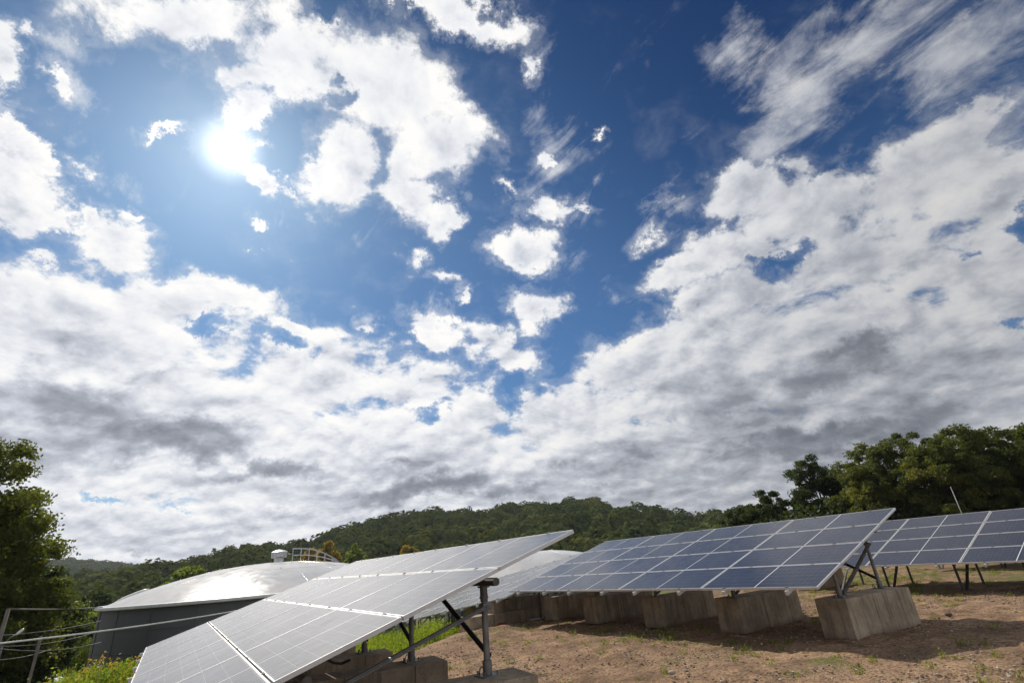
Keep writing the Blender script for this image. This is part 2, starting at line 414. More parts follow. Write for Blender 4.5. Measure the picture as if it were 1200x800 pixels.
def table(corner, yaw, tilt, roll, label, group, ncol=4, posts=(), s_low=1.40, s_rear=3.00, ground=None, post_top=None, near_right=True, bases=None, dark=False):
    """corner: lower left corner of the glass plane. Row axis runs along +x of the root, slope along +y."""
    c0 = np.array(corner, float)
    g0 = gz(c0[0], c0[1]); root = empty("solar_array", (c0[0], c0[1], g0), yaw)
    tag(root, label, "solar array", group)
    er = np.array([math.cos(roll), 0, math.sin(roll)]); es = np.array([0, math.cos(tilt), math.sin(tilt)])
    es = es - er * (es @ er); es /= np.linalg.norm(es); en = np.cross(er, es); dz = c0[2] - g0
    P = lambda i, j, d=0.0: np.array([0, 0, dz]) + er * i + es * j + en * d      # metres along row, slope, normal
    cy, sy = math.cos(yaw), math.sin(yaw)
    def world(p): return (c0[0] + cy * p[0] - sy * p[1], c0[1] + sy * p[0] + cy * p[1], g0 + p[2])
    def at_slope(i, shoriz, d):  # point at normal offset d whose horizontal slope distance is shoriz
        return P(i, shoriz / es[1], d)
    for i in range(ncol):
        for j in range(4):
            if _first[0]:
                m = MOD; m.parent = root; _first[0] = False
            else: m = copy_tree(MOD, root)
            o = P(i * MW + 0.01, j * MH + 0.009)
            m.matrix_basis = Matrix(((er[0], es[0], en[0], o[0]), (er[1], es[1], en[1], o[1]), (er[2], es[2], en[2], o[2]), (0, 0, 0, 1))) @ Matrix.Rotation(random.gauss(0, 0.0016), 4, "X") @ Matrix.Rotation(random.gauss(0, 0.0011), 4, "Y")
    W = ncol * MW
    # clamps on the row gaps
    for j in range(0, 5):
        for i in range(ncol):
            for fr in (0.23, 0.77):
                o = P((i + fr) * MW, j * MH + (0.004 if j == 0 else (-0.004 if j == 4 else 0)), 0.0)
                c = link("clamp", clamp_mesh(), root)
                c.matrix_basis = Matrix(((er[0], es[0], en[0], o[0]), (er[1], es[1], en[1], o[1]), (er[2], es[2], en[2], o[2]), (0, 0, 0, 1)))
    rows_j = []
    for i in range(ncol):
        for fr in (0.23, 0.77):
            x = (i + fr) * MW
            r = MB(); a, b = P(x, -0.07, -0.066), P(x, 4 * MH + 0.05, -0.066); r.bar(a, b, 0.042, 0.05, en)
            r.bar(P(x, -0.075, -0.045), P(x, -0.03, -0.045), 0.03, 0.03, en)
            r.build("rail", M["alu"], root)
    rp = 0.038
    for sh, e0, e1 in ((s_low, 0.08, 0.08), (s_rear, 0.08, -0.06 if near_right else 0.08)):
        t = MB(); t.tube([at_slope(0.15, sh, -0.095 - rp), at_slope(W - 0.15, sh, -0.095 - rp)], rp, 14)
        t.build("cross_pipe", M["dark_steel"], root, auto=50)
    cb_ = MB(); pts_ = []
    for q in range(33):
        t_ = q / 32; pts_.append(at_slope(0.3 + (W - 0.6) * t_, s_low + 0.35, -0.16) - (0, 0, 0.02 + 0.07 * abs(math.sin(t_ * PI * 5)) + 0.01 * math.sin(q * 2.1)))
    cb_.tube(pts_, 0.011, 6); cb_.build("cable", M["black"], root, smooth=True)
    for k, x in enumerate(posts):
        f1 = at_slope(x, s_low, -0.095 - rp); f2 = at_slope(x, s_rear, -0.095 - rp)
        zb = (bases[k] if bases else None)
        def base_z(p):
            if zb is not None: return zb - g0
            w = world(p); return gz(w[0], w[1]) - g0 - 0.1
        b1 = np.array([f1[0], f1[1], base_z(f1)]); b2 = np.array([f2[0], f2[1], base_z(f2)])
        for (f, b_) in ((f1, b1), (f2, b2)):
            p = MB(); p.tube([b_, f - np.array([0, 0, rp * 0.6])], 0.031, 12)
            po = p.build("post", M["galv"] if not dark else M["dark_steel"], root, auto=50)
            q = MB(); q.tube([f - (0, 0, 0.18), f - (0, 0, rp * 0.9)], 0.038, 12); q.box(f - (0, 0, 0.045), 0.09, 0.09, 0.015)
            q.tube([f - (0, 0, 0.15), f - (0, 0, 0.13)], 0.045, 12)
            q.build("pipe_bracket", M["dark_steel"], po, auto=50)
            if zb is not None:
                q = MB(); q.box(b_ + (0, 0, 0.006), 0.19, 0.19, 0.012); q.tube([b_ + (0, 0, 0.01), b_ + (0, 0, 0.13)], 0.045, 12)
                for u in (-1, 1):
                    for v in (-1, 1): q.tube([b_ + (u * 0.07, v * 0.07, 0.01), b_ + (u * 0.07, v * 0.07, 0.045)], 0.011, 6)
                q.build("base_flange", M["galv"], po, auto=50)
        br = MB(); a = b1 + (0.055, 0, 0.06); b = f2 + (0.055, 0, -0.22); br.bar(a, b, 0.03, 0.05, (1, 0, 0)); br.bar(a + (0.012, 0, 0), b + (0.012, 0, 0), 0.008, 0.062, (1, 0, 0))
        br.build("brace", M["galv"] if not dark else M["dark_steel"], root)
        if not dark and x > 1.8:
            br = MB(); a = b2 + (-0.03, 0.045, 0.16); b = at_slope(x - 1.45, s_rear, -0.095 - rp) + (0, 0.02, 0)
            br.tube([a, b], 0.026, 10); br.build("brace", M["black"], root, auto=50)
        j = MB(); j.box(f2 + (0.025, 0, -0.22), 0.10, 0.10, 0.06); j.build("brace_clip", M["galv"], root, bevel=0.005)
    return root, P, world, at_slope

def block_proto(length=2.06, w=0.53, h=0.60):
    """ballast block: extruded outline with form seams on both long sides; origin at base centre, long axis +x"""
    n = 5; pts = []
    xs = [-length / 2 + length * k / n for k in range(n + 1)]
    jit = [0.0, 0.004, -0.003, 0.003, -0.002]
    side = []
    for k in range(n):
        y = -w / 2 + jit[k]; side += [(xs[k] + (0.006 if k else 0), y), (xs[k + 1] - (0.006 if k < n - 1 else 0), y)]
        if k < n - 1: side.append((xs[k + 1], y + 0.012))
    pts = side + [(-x, -y) for x, y in side]
    m = MB(); N_ = len(pts); V = []
    for z, k in ((0, 1.0), (0.08, 1.0), (h - 0.012, 0.995), (h, 0.985)):
        V += [(p[0] * k, p[1] * (k if z < h else 0.97), z) for p in pts]
    F = [tuple(range(N_))[::-1], tuple(range(3 * N_, 4 * N_))]
    for l in range(3):
        for i in range(N_): j = (i + 1) % N_; F.append((l * N_ + i, l * N_ + j, (l + 1) * N_ + j, (l + 1) * N_ + i))
    m.add(V, F)
    return m
def make_block():
    o = block_proto().build("concrete_block", M["concrete"])
    for x in (-0.60, 0.62):
        lp = MB(); pts = []
        for k in range(9):
            a = PI * k / 8; pts.append((x + 0.028 * math.cos(a), 0.12, 0.60 + 0.075 * math.sin(a) + 0.0))
        pts = [(x + 0.028, 0.12, 0.57)] + pts + [(x - 0.028, 0.12, 0.57)]
        lp.tube(pts, 0.006, 6); lp.build("lifting_loop", M["dark_steel"], o, smooth=True)
    return o
BLOCK = make_block(); _bfirst = [True]
def place_block(x, y, ztop, yaw, label, group, dh=None):
    if _bfirst[0]: b = BLOCK; _bfirst[0] = False
    else: b = copy_tree(BLOCK)
    b.location = (x, y, ztop - 0.60); b.rotation_euler = (0, 0, yaw)
    tag(b, label, "concrete block", group); return b

# --- the blue array in the middle (R)
Rc = (-0.677, 15.249, -0.749)
Rposts = [8.0, 5.97, 3.94, 1.95, 0.25]
root, P, world, ats = table(Rc, YAW, 0.271, 0.004, "big deep blue solar array on five concrete blocks in the middle of the dirt", "solar arrays on the dirt pad", posts=Rposts, bases=[-1.0] * 5)
blab = ["tall sunlit concrete block standing out past the right end of the blue array",
        "second concrete block from the right under the blue array, its right side half lit",
        "middle concrete block of the five under the blue array",
        "shaded concrete block under the blue array, second from its far left end",
        "farthest shaded concrete block under the left end of the blue array"]
for k, x in enumerate(Rposts):
    c = ats(x, 2.22, 0); w = world(c)
    place_block(w[0] + (0.02 if k == 0 else 0), w[1], -1.0, YAW + PI / 2 - (0.10 if k == 0 else 0.05 * math.sin(k * 2.3)), blab[k], "concrete ballast blocks under the blue array")
# --- the near array on the left (N)
Ny = -0.984
Nposts = [8.4 - 0.42 - 2.0 * k for k in range(4)]
zb = [-0.99, -1.06, -1.13, -1.20]
root, P, world, ats = table((-7.39, 10.654, -0.952), Ny, 0.308, -0.003, "nearest solar array, its glass glaring pale grey, raised on steel pipe posts at left", "solar arrays on the dirt pad", posts=Nposts, s_low=1.20, s_rear=2.92, bases=zb, dark=False)
nlab = ["nearest concrete block, cut by the bottom of the photo, carrying the tall pipe post",
        "concrete block behind the nearest one under the pale near array, second post on it",
        "third concrete block back under the pale near array",
        "farthest low concrete block under the pale near array, beside green weeds"]
for k, x in enumerate(Nposts):
    c = ats(x, 2.30, 0); w = world(c)
    place_block(w[0], w[1], zb[k], Ny + PI / 2 - 0.10, nlab[k], "concrete ballast blocks under the near array")
# --- the array stepping downhill left of R (M1, M2)
mroll = math.atan(0.122)
def mcorner(a_right, zr):    # lower right corner at distance a_right left of R's corner
    return np.array(Rc) + L * a_right + np.array([0, 0, zr - Rc[2]])
for (a0, z0, lab) in ((0.12, -0.885, "solar array leaning downhill behind the near one, seen edge-on past its pipe post"),
                      (8.49, -1.914, "lowest solar array down the slope, mostly hidden behind the pale near array")):
    Wd = 8.4 * math.cos(mroll); cr = mcorner(a0 + Wd, z0 - 8.4 * math.sin(mroll))
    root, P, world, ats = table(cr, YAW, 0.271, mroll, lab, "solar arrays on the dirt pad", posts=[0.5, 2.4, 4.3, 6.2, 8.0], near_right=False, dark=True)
for k, (x, y, z, yw, lab) in enumerate([(-0.55, 17.1, -1.04, YAW + PI / 2 + 0.05, "shaded concrete block below the gap between the blue and the downhill arrays"),
                                        (-1.3, 18.6, -1.2, YAW + PI / 2, "concrete block at the near end of the downhill array, dark in shade"),
                                        (-1.15, 16.25, -1.33, YAW + PI / 2, "low concrete block with a sunlit top beside the red strip")]):
    place_block(x, y, z, yw, lab, "concrete blocks at the downhill array")
# --- arrays at the back right (F, G)
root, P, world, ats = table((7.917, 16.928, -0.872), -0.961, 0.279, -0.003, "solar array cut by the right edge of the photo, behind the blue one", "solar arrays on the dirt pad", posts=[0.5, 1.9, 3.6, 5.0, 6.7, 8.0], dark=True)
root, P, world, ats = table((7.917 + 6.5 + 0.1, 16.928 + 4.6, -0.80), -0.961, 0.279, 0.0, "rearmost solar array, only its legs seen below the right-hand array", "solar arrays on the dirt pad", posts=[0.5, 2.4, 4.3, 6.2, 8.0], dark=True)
place_block(9.55, 18.6, -1.05, -0.961 + PI / 2, "small distant concrete block seen through the braces of the blue array's right end", "distant concrete block")

# ------------------------------------------------------------------ tanks
def tank(az, D, R, rim_z, apex_z, base_z, label, vent=True):
    c = polar(az, D); t = empty("storage_tank", (c[0], c[1], base_z)); tag(t, label, "storage tank", "domed storage tanks")
    H = rim_z - base_z; rise = apex_z - rim_z
    w = MB(); n = 48; prof = []
    w.lathe([(R, -1), (R, H)], 96)
    w.build("wall", M["tank_wall"], t, smooth=True)
    sm = MB()
    for k in range(24):
        a = 2 * PI * k / 24 + 0.05; sm.obox((math.cos(a) * (R + 0.02), math.sin(a) * (R + 0.02), H / 2 - 0.5), (math.cos(a), math.sin(a), 0), (-math.sin(a), math.cos(a), 0), (0, 0, 1), 0.05, 0.07, H + 0.9)
    sm.build("wall_ribs", M["tank_wall"], t)
    bd = MB()
    for f in (0.86, 0.72, 0.5, 0.25):
        bd.lathe([(R + 0.001, H * f - 0.02), (R + 0.03, H * f - 0.02), (R + 0.03, H * f + 0.02), (R + 0.001, H * f + 0.02)], 96)
    bd.build("wall_hoops", M["tank_wall"], t)
    rm = MB(); rm.lathe([(R - 0.05, H - 0.10), (R + 0.22, H - 0.10), (R + 0.25, H - 0.06), (R + 0.25, H + 0.06), (R + 0.18, H + 0.10), (R + 0.1, H + 0.02), (R - 0.1, H + 0.02)], 96)
    rm.build("rim", M["white_metal"], t, auto=30)
    rf = MB(); Rs = (R * R + rise * rise) / (2 * rise)
    def zr(r): return H + rise - (Rs - math.sqrt(Rs * Rs - r * r))
    rf.lathe([(R * math.sqrt(f), zr(R * math.sqrt(f)) if f < 1 else H) for f in [1, .93, .86, .78, .7, .6, .5, .4, .3, .2, .12, .06, .02, .0004]], 96)
    rf = rf.build("roof", M["roof"], t, smooth=True)
    sm = MB()
    for k in range(18):
        a = 2 * PI * k / 18 + 0.12; sm.tube([(math.cos(a) * r, math.sin(a) * r, zr(r) - 0.005) for r in np.linspace(R * 0.55, R * 0.995, 7)], 0.012, 5)
    for rr in (0.55,): sm.tube([(math.cos(a) * R * rr, math.sin(a) * R * rr, zr(R * rr) - 0.006) for a in np.linspace(0, 2 * PI, 73)], 0.012, 5)
    for k in range(9):
        a = 2 * PI * k / 9 + 0.3; sm.tube([(math.cos(a) * r, math.sin(a) * r, zr(r) - 0.005) for r in np.linspace(R * 0.08, R * 0.55, 6)], 0.02, 5)
    sm.build("roof_seams", M["roof"], rf, smooth=True)
    if vent:
        z0 = H + rise - 0.02
        v = MB(); v.lathe([(0.33, -0.02), (0.33, 0.38), (0.30, 0.42)], 20, (0, 0, z0)); v = v.build("vent", M["white_metal"], t, auto=40)
        cp = MB(); cp.lathe([(0.24, 0.34), (0.52, 0.34), (0.56, 0.38), (0.56, 0.72), (0.60, 0.74), (0.36, 0.84), (0.12, 0.90), (0.001, 0.91)], 28, (0, 0, z0)); cp.build("vent_cap", M["galv_light"], v, auto=40)
        # curved handrail down the near right shoulder of the dome
        d0 = np.array([math.cos(rad(-az)), math.sin(rad(-az))]) ; nn = np.array([-d0[1], d0[0]])
        rl = MB(); pts = lambda off, h: [(d0[0] * r + nn[0] * off, d0[1] * r + nn[1] * off, zr(math.hypot(r, off)) + h * (1 - max(0, (r - 1.6) / 2.9) ** 2)) for r in np.linspace(0.9, 4.4, 14)]
        for off in (-0.35, 0.45):
            for h in (0.45, 0.92): rl.tube(pts(off, h), 0.022, 6)
            for r in np.linspace(0.95, 3.9, 6): z_ = zr(math.hypot(r, off)); rl.tube([(d0[0] * r + nn[0] * off, d0[1] * r + nn[1] * off, z_ - 0.02), (d0[0] * r + nn[0] * off, d0[1] * r + nn[1] * off, z_ + 0.92 * (1 - max(0, (r - 1.6) / 2.9) ** 2))], 0.022, 6)
        rl.tube([(0.4 * d0[0], 0.4 * d0[1], z0 + 0.55), (0.95 * d0[0] - 0.35 * nn[0], 0.95 * d0[1] - .35 * nn[1], z0 + 0.55)], 0.024, 6)
        rl.build("railing", M["galv_light"], t, smooth=True)
        # bent duct on the left edge of the roof
        a0 = math.atan2(-math.sin(rad(-az)) * 0.97, -math.cos(rad(-az)) * 0.97)
        du = MB(); du.tube([(math.cos(a0 - 0.12) * r, math.sin(a0 - 0.12) * r, zr(min(r, R * 0.999)) + 0.14) for r in np.linspace(R * 0.985, R * 0.80, 7)], [0.06, .13, .15, .15, .15, .13, .06], 8)
        du.build("duct", M["white_metal"], t, smooth=True)
    return t
tank(-25.2, 45, 10.3, -0.72, 1.29, -8.9, "grey round tank with a pale domed roof and a capped vent on top")
tank(1.2, 66, 12.0, -2.6, 0.86, -9.0, "second pale domed tank showing behind the array that leans downhill", vent=False)

# ------------------------------------------------------------------ foliage
def quads(C, size, rng, flat=0.0):
    """random leaf quads at centres C; returns V, F"""
    n = len(C); a = rng.normal(size=(n, 3)); a[:, 2] *= (1 - flat); a /= np.linalg.norm(a, axis=1)[:, None]
    b = rng.normal(size=(n, 3)); b -= a * (a * b).sum(1)[:, None]; b /= np.linalg.norm(b, axis=1)[:, None]; c = np.cross(a, b)
    sz = (size * (0.6 + 0.8 * rng.random(n)))[:, None]
    V = np.stack([C - b * sz * .5, C + c * sz * .32, C + b * sz * .5, C - c * sz * .32], 1).reshape(-1, 3)
    return V, np.arange(4 * n).reshape(-1, 4)

def tree(name, x, y, height, rx, rz_, nclump, nleaf, leaf, m, label, cat="tree", group=None, seed=1, crown_low=0.25, trunk_r=0.18, lean=(0, 0), cl_r=0.16, core=0.0):
    rng = np.random.default_rng(seed); z0 = gz(x, y) - 0.05
    t = empty(name, (x, y, z0)); tag(t, label, cat, group)
    zc = height * (1 + crown_low) / 2; rv = height * (1 - crown_low) / 2
    cl = []
    while len(cl) < nclump:
        p = rng.normal(size=3); p /= np.linalg.norm(p); r = 0.35 + 0.62 * rng.random() ** 0.6
        wob = 1 + 0.14 * math.sin(3.1 * p[0] + seed) * math.cos(2.7 * p[1] + seed * 2) + 0.10 * math.sin(7 * p[2] + 5 * p[0] + seed)
        q = p * r * wob; cl.append((q[0] * rx, q[1] * rz_, zc + q[2] * rv))
    cl = np.array(cl); R_ = cl_r * (rx + rv) / 2 * (0.6 + 0.9 * rng.random(len(cl)))
    d = np.clip(rng.normal(size=(nclump, nleaf, 3)), -1.7, 1.7) * 0.50; d[..., 2] *= 0.62; d[..., 2] += 0.12 - 0.25 * (d[..., 0] ** 2 + d[..., 1] ** 2)
    C = (cl[:, None] + d * R_[:, None, None]).reshape(-1, 3); C = C[C[:, 2] > 0.3]
    C[:, 0] += lean[0] * C[:, 2] / height; C[:, 1] += lean[1] * C[:, 2] / height
    V, F = quads(C, leaf, rng, 0.2)
    link("crown", np_mesh("crown", V, F, False, [m]), t)
    tr = MB(); top = np.array([lean[0] * .85, lean[1] * .85, height * .85])
    tp = [np.array([0, 0, 0.]), top * 0.3 + (0.08 * height * 0.1, 0, 0), top * 0.6, top]
    tr.tube(tp, [trunk_r, trunk_r * .75, trunk_r * .45, trunk_r * .12], 8)
    idx = rng.choice(nclump, min(nclump, 16), replace=False)
    for k in idx:
        q = cl[k]; f = min(0.8, max(0.15, q[2] / height * 0.6)); a = top * f; mid = (a + q) / 2 + (0, 0, 0.06 * height)
        tr.tube([a, mid, q], [trunk_r * 0.38, trunk_r * .22, trunk_r * .06], 5)
    tr.build("trunk", M["bark"], t, smooth=True)
    return t

# wood at the right, beyond the arrays
RT_ = [  # az, dist, tree-top elevation, half width, material, label
    (22.3, 62, 3.9, 2.6, "leaf_dark", "low dark bushy tree at the left end of the right-hand wood"),
    (25.0, 60, 4.6, 2.9, "leaf_dark", "rounded dark green tree left of the taller oval one"),
    (29.2, 58, 7.0, 2.5, "leaf_dark", "tall oval dark tree standing clear of the wood"),
    (31.6, 60, 4.6, 2.2, "leaf", "small tree filling the dip between the oval tree and the wood"),
    (33.6, 54, 7.3, 3.0, "leaf_olive", "olive leafy tree, first of the high wood from the left"),
    (36.4, 55, 7.7, 2.8, "leaf", "ragged open tree with sky showing through its crown"),
    (38.9, 53, 8.1, 3.0, "leaf_olive", "highest yellow-green tree of the right-hand wood"),
    (41.4, 55, 7.3, 3.0, "leaf", "tree with yellowing top right of the highest one"),
    (43.8, 56, 7.0, 3.0, "leaf_olive", "golden-topped tree beside the right edge of the photo"),
    (46.5, 54, 7.3, 3.3, "leaf", "dense green tree cut by the right edge of the photo"),
    (49.5, 56, 7.3, 3.3, "leaf_dark", "dark tree standing just past the right edge of the photo")]
for k, (az, D, el, hw, mm, lab) in enumerate(RT_):
    if k == len(RT_) - 1: continue
    p = polar(az, D); z = gz(p[0], p[1]); h = D * math.tan(rad(el)) * 1.0 - z
    tree("leafy_tree", p[0], p[1], h, hw * 1.25, hw * 1.25, 150, 300, 0.175, M[mm], lab, group="trees of the wood at right", seed=40 + k, crown_low=0.10, trunk_r=0.2, cl_r=0.125)
# understorey closing the foot of the wood
def thicket(name, pts, m, label, leaf, seed, n):
    rng = np.random.default_rng(seed); C = []
    for (x, y, r, h) in pts:
        z = gz(x, y); d = rng.normal(size=(n, 3)); d /= np.linalg.norm(d, axis=1)[:, None]; d *= (rng.random((n, 1)) ** 0.3)
        q = d * (r, r, h * 0.55) + (x, y, z + h * 0.5); C.append(q)
    V, F = quads(np.concatenate(C), leaf, rng, 0.2); o = link(name, np_mesh(name, V, F, False, [m])); tag(o, label, None, None, "stuff"); return o
rg = np.random.default_rng(5)
pts = []
for k in range(60):
    az = 20.5 + 28.5 * k / 59 + rg.normal() * .3; D = 57 + rg.normal() * 3; p = polar(az, D); pts.append((p[0], p[1], 1.8 + rg.random(), 3.2 + 2.4 * rg.random()))
thicket("undergrowth", pts, M["leaf_dark"], "dark undergrowth closing the foot of the right-hand wood", 0.34, 3, 700)

# big trees at the left edge
def ltree(az, D, el, hw, mm, lab, seed, low=0.1, leaf=0.17, ncl=150, nl=170, clr=0.15, lean=(0, 0)):
    p = polar(az, D); z = gz(p[0], p[1]); h = D * math.tan(rad(el)) - z
    tree("leafy_tree", p[0], p[1], h, hw, hw, ncl, nl, leaf, M[mm], lab, group="trees at the left edge", seed=seed, crown_low=low, trunk_r=0.25, cl_r=clr, lean=lean)
ltree(-48.6, 30, 13.3, 3.0, "leaf_olive", "tall sunlit olive tree cut by the left edge of the photo", 71, 0.15, 0.135, 170, 380, 0.13)
ltree(-46.0, 31, 7.8, 3.2, "leaf_olive", "broad olive tree reaching right in front of the tall one", 72, 0.0, 0.135, 150, 380, 0.15)
ltree(-43.6, 35, 3.6, 2.6, "leaf_dark", "dark tree below the olive ones, left of the hills", 73, 0.0, 0.16, 150, 300, 0.16)
ltree(-40.4, 70, 0.0, 3.0, "leaf_bright", "small bright green tree behind the left rim of the tank", 74, 0.0, 0.25, 90, 120, 0.2)
ltree(-46.5, 33, 2.2, 3.2, "leaf_dark", "shaded tree at the left edge below the olive crowns", 75, 0.0, 0.16, 150, 300, 0.16)
ltree(-41.8, 66, -1.6, 3.0, "leaf", "low green tree between the wires and the tank wall", 76, 0.0, 0.22, 90, 130, 0.2)
ltree(-44.5, 38, -1.0, 2.8, "leaf_dark", "dark low tree behind the street lamp", 77, 0.0, 0.22, 110, 150, 0.2)
# autumn-tinted and bright trees at the foot of the hill
for k, (az, D, el, hw, mm, lab) in enumerate([
    (-21.0, 120, 3.0, 2.2, "leaf_yellow", "yellow autumn tree right of the handrail on the tank"),
    (-22.4, 130, 2.7, 1.9, "leaf_yellow", "golden tree just behind the handrail of the tank"),
    (-19.9, 118, 2.5, 1.8, "leaf_yellow", "orange-tinged tree in the gap beside the near array"),
    (-18.0, 112, 2.5, 3.0, "leaf_bright", "bright green tree touching the near array's top corner"),
    (-32.2, 110, 1.95, 4.6, "leaf_bright", "wide yellow-green tree behind the tank roof's left shoulder"),
    (-12.6, 125, 2.75, 2.2, "leaf_yellow", "small yellow tree above the near array's top edge"),
    (-36.5, 95, -0.3, 3.0, "leaf", "green tree just left of the tank roof"),
    (-38.6, 85, 0.6, 3.2, "leaf_dark", "dark tree in the valley left of the tank"),
    (-34.0, 105, 0.6, 3.5, "leaf_dark", "round dark tree above the tank's left shoulder")]):
    p = polar(az, D); z = gz(p[0], p[1]); h = D * math.tan(rad(el)) - z
    tree("leafy_tree", p[0], p[1], h, hw, hw, 90, 90, 0.55, M[mm], lab, group="trees in the valley", seed=100 + k, crown_low=0.15, trunk_r=0.2, cl_r=0.2)

# the wooded hills: thousands of crowns that read as one mass
def forest():
    rng = np.random.default_rng(21)
    protos = []
    for k in range(7):
        n = 430; d = rng.normal(size=(n, 3)); d[:, 2] = np.abs(d[:, 2]) * 1.1 - 0.35 * rng.random(n); d /= np.linalg.norm(d, axis=1)[:, None]
        wob = 1 + 0.16 * np.sin(4 * d[:, 0] + k) * np.cos(3.3 * d[:, 1] + 2 * k) + 0.13 * np.sin(6 * d[:, 2] + 5 * d[:, 1] + k)
        r = (0.88 + 0.18 * rng.random(n)) * wob; C = d * r[:, None]
        nrm = d + rng.normal(size=(n, 3)) * 0.28; nrm /= np.linalg.norm(nrm, axis=1)[:, None]
        t1 = np.cross(nrm, rng.normal(size=(n, 3))); t1 /= np.linalg.norm(t1, axis=1)[:, None]; t2 = np.cross(nrm, t1)
        sz = (0.24 * (0.6 + 0.8 * rng.random(n)))[:, None]
        protos.append(np.stack([C - t1 * sz * .5, C + t2 * sz * .42, C + t1 * sz * .5, C - t2 * sz * .42], 1).reshape(-1, 3))
    P_ = []
    def scatter(az0, az1, r0, r1, dens):
        A = rad(az1 - az0) * (r1 * r1 - r0 * r0) / 2; n = int(A * dens); az = rng.uniform(az0, az1, n); r = np.sqrt(rng.uniform(r0 * r0, r1 * r1, n))
        return np.sin(np.radians(az)) * r, np.cos(np.radians(az)) * r
    X, Y = scatter(-45, 27, 150, 360, 1 / 42.0)
    R0 = 2.2 + 4.6 * rng.random(len(X)) ** 1.5; H0 = rng.uniform(0.75, 1.5, len(X)) * 7.0 * (0.6 + R0 / 10)
    X2, Y2 = scatter(-50, -24, 620, 1040, 1 / 190.0); R2_ = rng.uniform(6, 11, len(X2)); H2 = rng.uniform(10, 15, len(X2))
    X3, Y3 = scatter(-47, -20, 85, 160, 1 / 38.0); R3 = rng.uniform(2.4, 4.2, len(X3)); H3 = rng.uniform(5.5, 8.5, len(X3))
    X = np.concatenate([X, X2, X3]); Y = np.concatenate([Y, Y2, Y3]); R0 = np.concatenate([R0, R2_, R3]); H0 = np.concatenate([H0, H2, H3])
    Z = terrain(X, Y); Vs = []
    for i in range(len(X)):
        V = protos[i % 7]; a = rng.uniform(0, 2 * PI); c, s = math.cos(a), math.sin(a)
        W = np.empty_like(V); W[:, 0] = (V[:, 0] * c - V[:, 1] * s) * R0[i] + X[i]; W[:, 1] = (V[:, 0] * s + V[:, 1] * c) * R0[i] + Y[i]
        hh = H0[i]; W[:, 2] = Z[i] + hh * 0.5 + V[:, 2] * hh * 0.5
        Vs.append(W)
    V = np.concatenate(Vs); F = np.arange(len(V)).reshape(-1, 4)
    o = link("forest", np_mesh("forest", V, F, False, [M["leaf_forest"]])); tag(o, "dense green woodland covering the hills behind the tanks", None, None, "stuff")
forest()

# weeds --------------------------------------------------------------
def blades(centres, h, rng, w=0.02, nseg=3, per=14, spread=0.12, bend=0.35, m=None, name="weeds", label="", heads=None, leafy=0):
    V = []; F = []; HC = []; LC = []
    for (x, y, hs) in centres:
        z = gz(x, y) - 0.02
        for k in range(per):
            a = rng.uniform(0, 2 * PI); r = spread * math.sqrt(rng.random()); bx, by = x + r * math.cos(a), y + r * math.sin(a); hh = h * hs * rng.uniform(0.5, 1.1)
            da = rng.uniform(0, 2 * PI); b = bend * hh * rng.random(); wx, wy = -math.sin(da) * w / 2, math.cos(da) * w / 2; base = len(V)
            for q in range(nseg + 1):
                t = q / nseg; cx = bx + math.cos(da) * b * t * t; cy = by + math.sin(da) * b * t * t; cz = z + hh * t * (1 - 0.15 * t); ww = 1 - t * 0.9
                V.append((cx - wx * ww, cy - wy * ww, cz)); V.append((cx + wx * ww, cy + wy * ww, cz))
                if leafy and q: 
                    for _ in range(leafy): LC.append((cx + rng.normal() * 0.1 * h ** .8, cy + rng.normal() * 0.1 * h ** .8, cz - rng.random() * hh / nseg))
            for q in range(nseg): F.append((base + 2 * q, base + 2 * q + 1, base + 2 * q + 3, base + 2 * q + 2))
            if heads and rng.random() < heads: HC.append((V[-1][0], V[-1][1], V[-1][2]))
    V = np.array(V); F = np.array(F)
    if LC:
        v, f = quads(np.array(LC), 0.05 if h > 0.3 else 0.028, rng, 0.3); F = np.concatenate([F, f + len(V)]); V = np.concatenate([V, v])
    mats = [m]; me = None
    nf = len(F)
    if HC:
        HC = np.array(HC); HC = np.repeat(HC, 12, 0) + rng.normal(size=(len(HC) * 12, 3)) * (0.022, 0.022, 0.06)
        v, f = quads(HC, 0.045, rng); F = np.concatenate([F, f + len(V)]); V = np.concatenate([V, v]); mats.append(M["weed_gold"])
    me = np_mesh(name, V, F, False, mats)
    if HC is not None and len(HC):
        mi = np.zeros(len(F), np.int32); mi[nf:] = 1; me.polygons.foreach_set("material_index", mi)
    o = link(name, me); tag(o, label, None, None, "stuff"); return o
rng = np.random.default_rng(3)
# tall weeds at the left behind the near array's low corner
cs = []
for k in range(300):
    az = rng.uniform(-39.9, -34.0); D = rng.uniform(11.8, 15.0); p = polar(az, D); cs.append((p[0], p[1], rng.uniform(0.7, 1.25)))
blades(cs, 0.78, rng, 0.022, 4, 9, 0.16, 0.3, M["weed"], "weeds", "bright green tall weeds with orange seed heads beside the near array", heads=0.06, leafy=5)
# green bank below the downhill array
cs = []
for k in range(900):
    a = rng.uniform(12.4, 21); s = rng.uniform(3.5, 12.5); w = L * a + S * s
    edge = 12.9 + 0.55 * (s - 4.7) + 0.25 * math.sin(s * 1.7)
    if a < edge or s > 9.5: continue
    cs.append((w[0], w[1], rng.uniform(0.5, 1.2) * (0.6 if a < edge + 0.5 else 1)))
blades(cs, 0.62, rng, 0.025, 3, 12, 0.2, 0.4, M["weed"], "weeds", "lush green weeds on the bank under the downhill array", leafy=2)
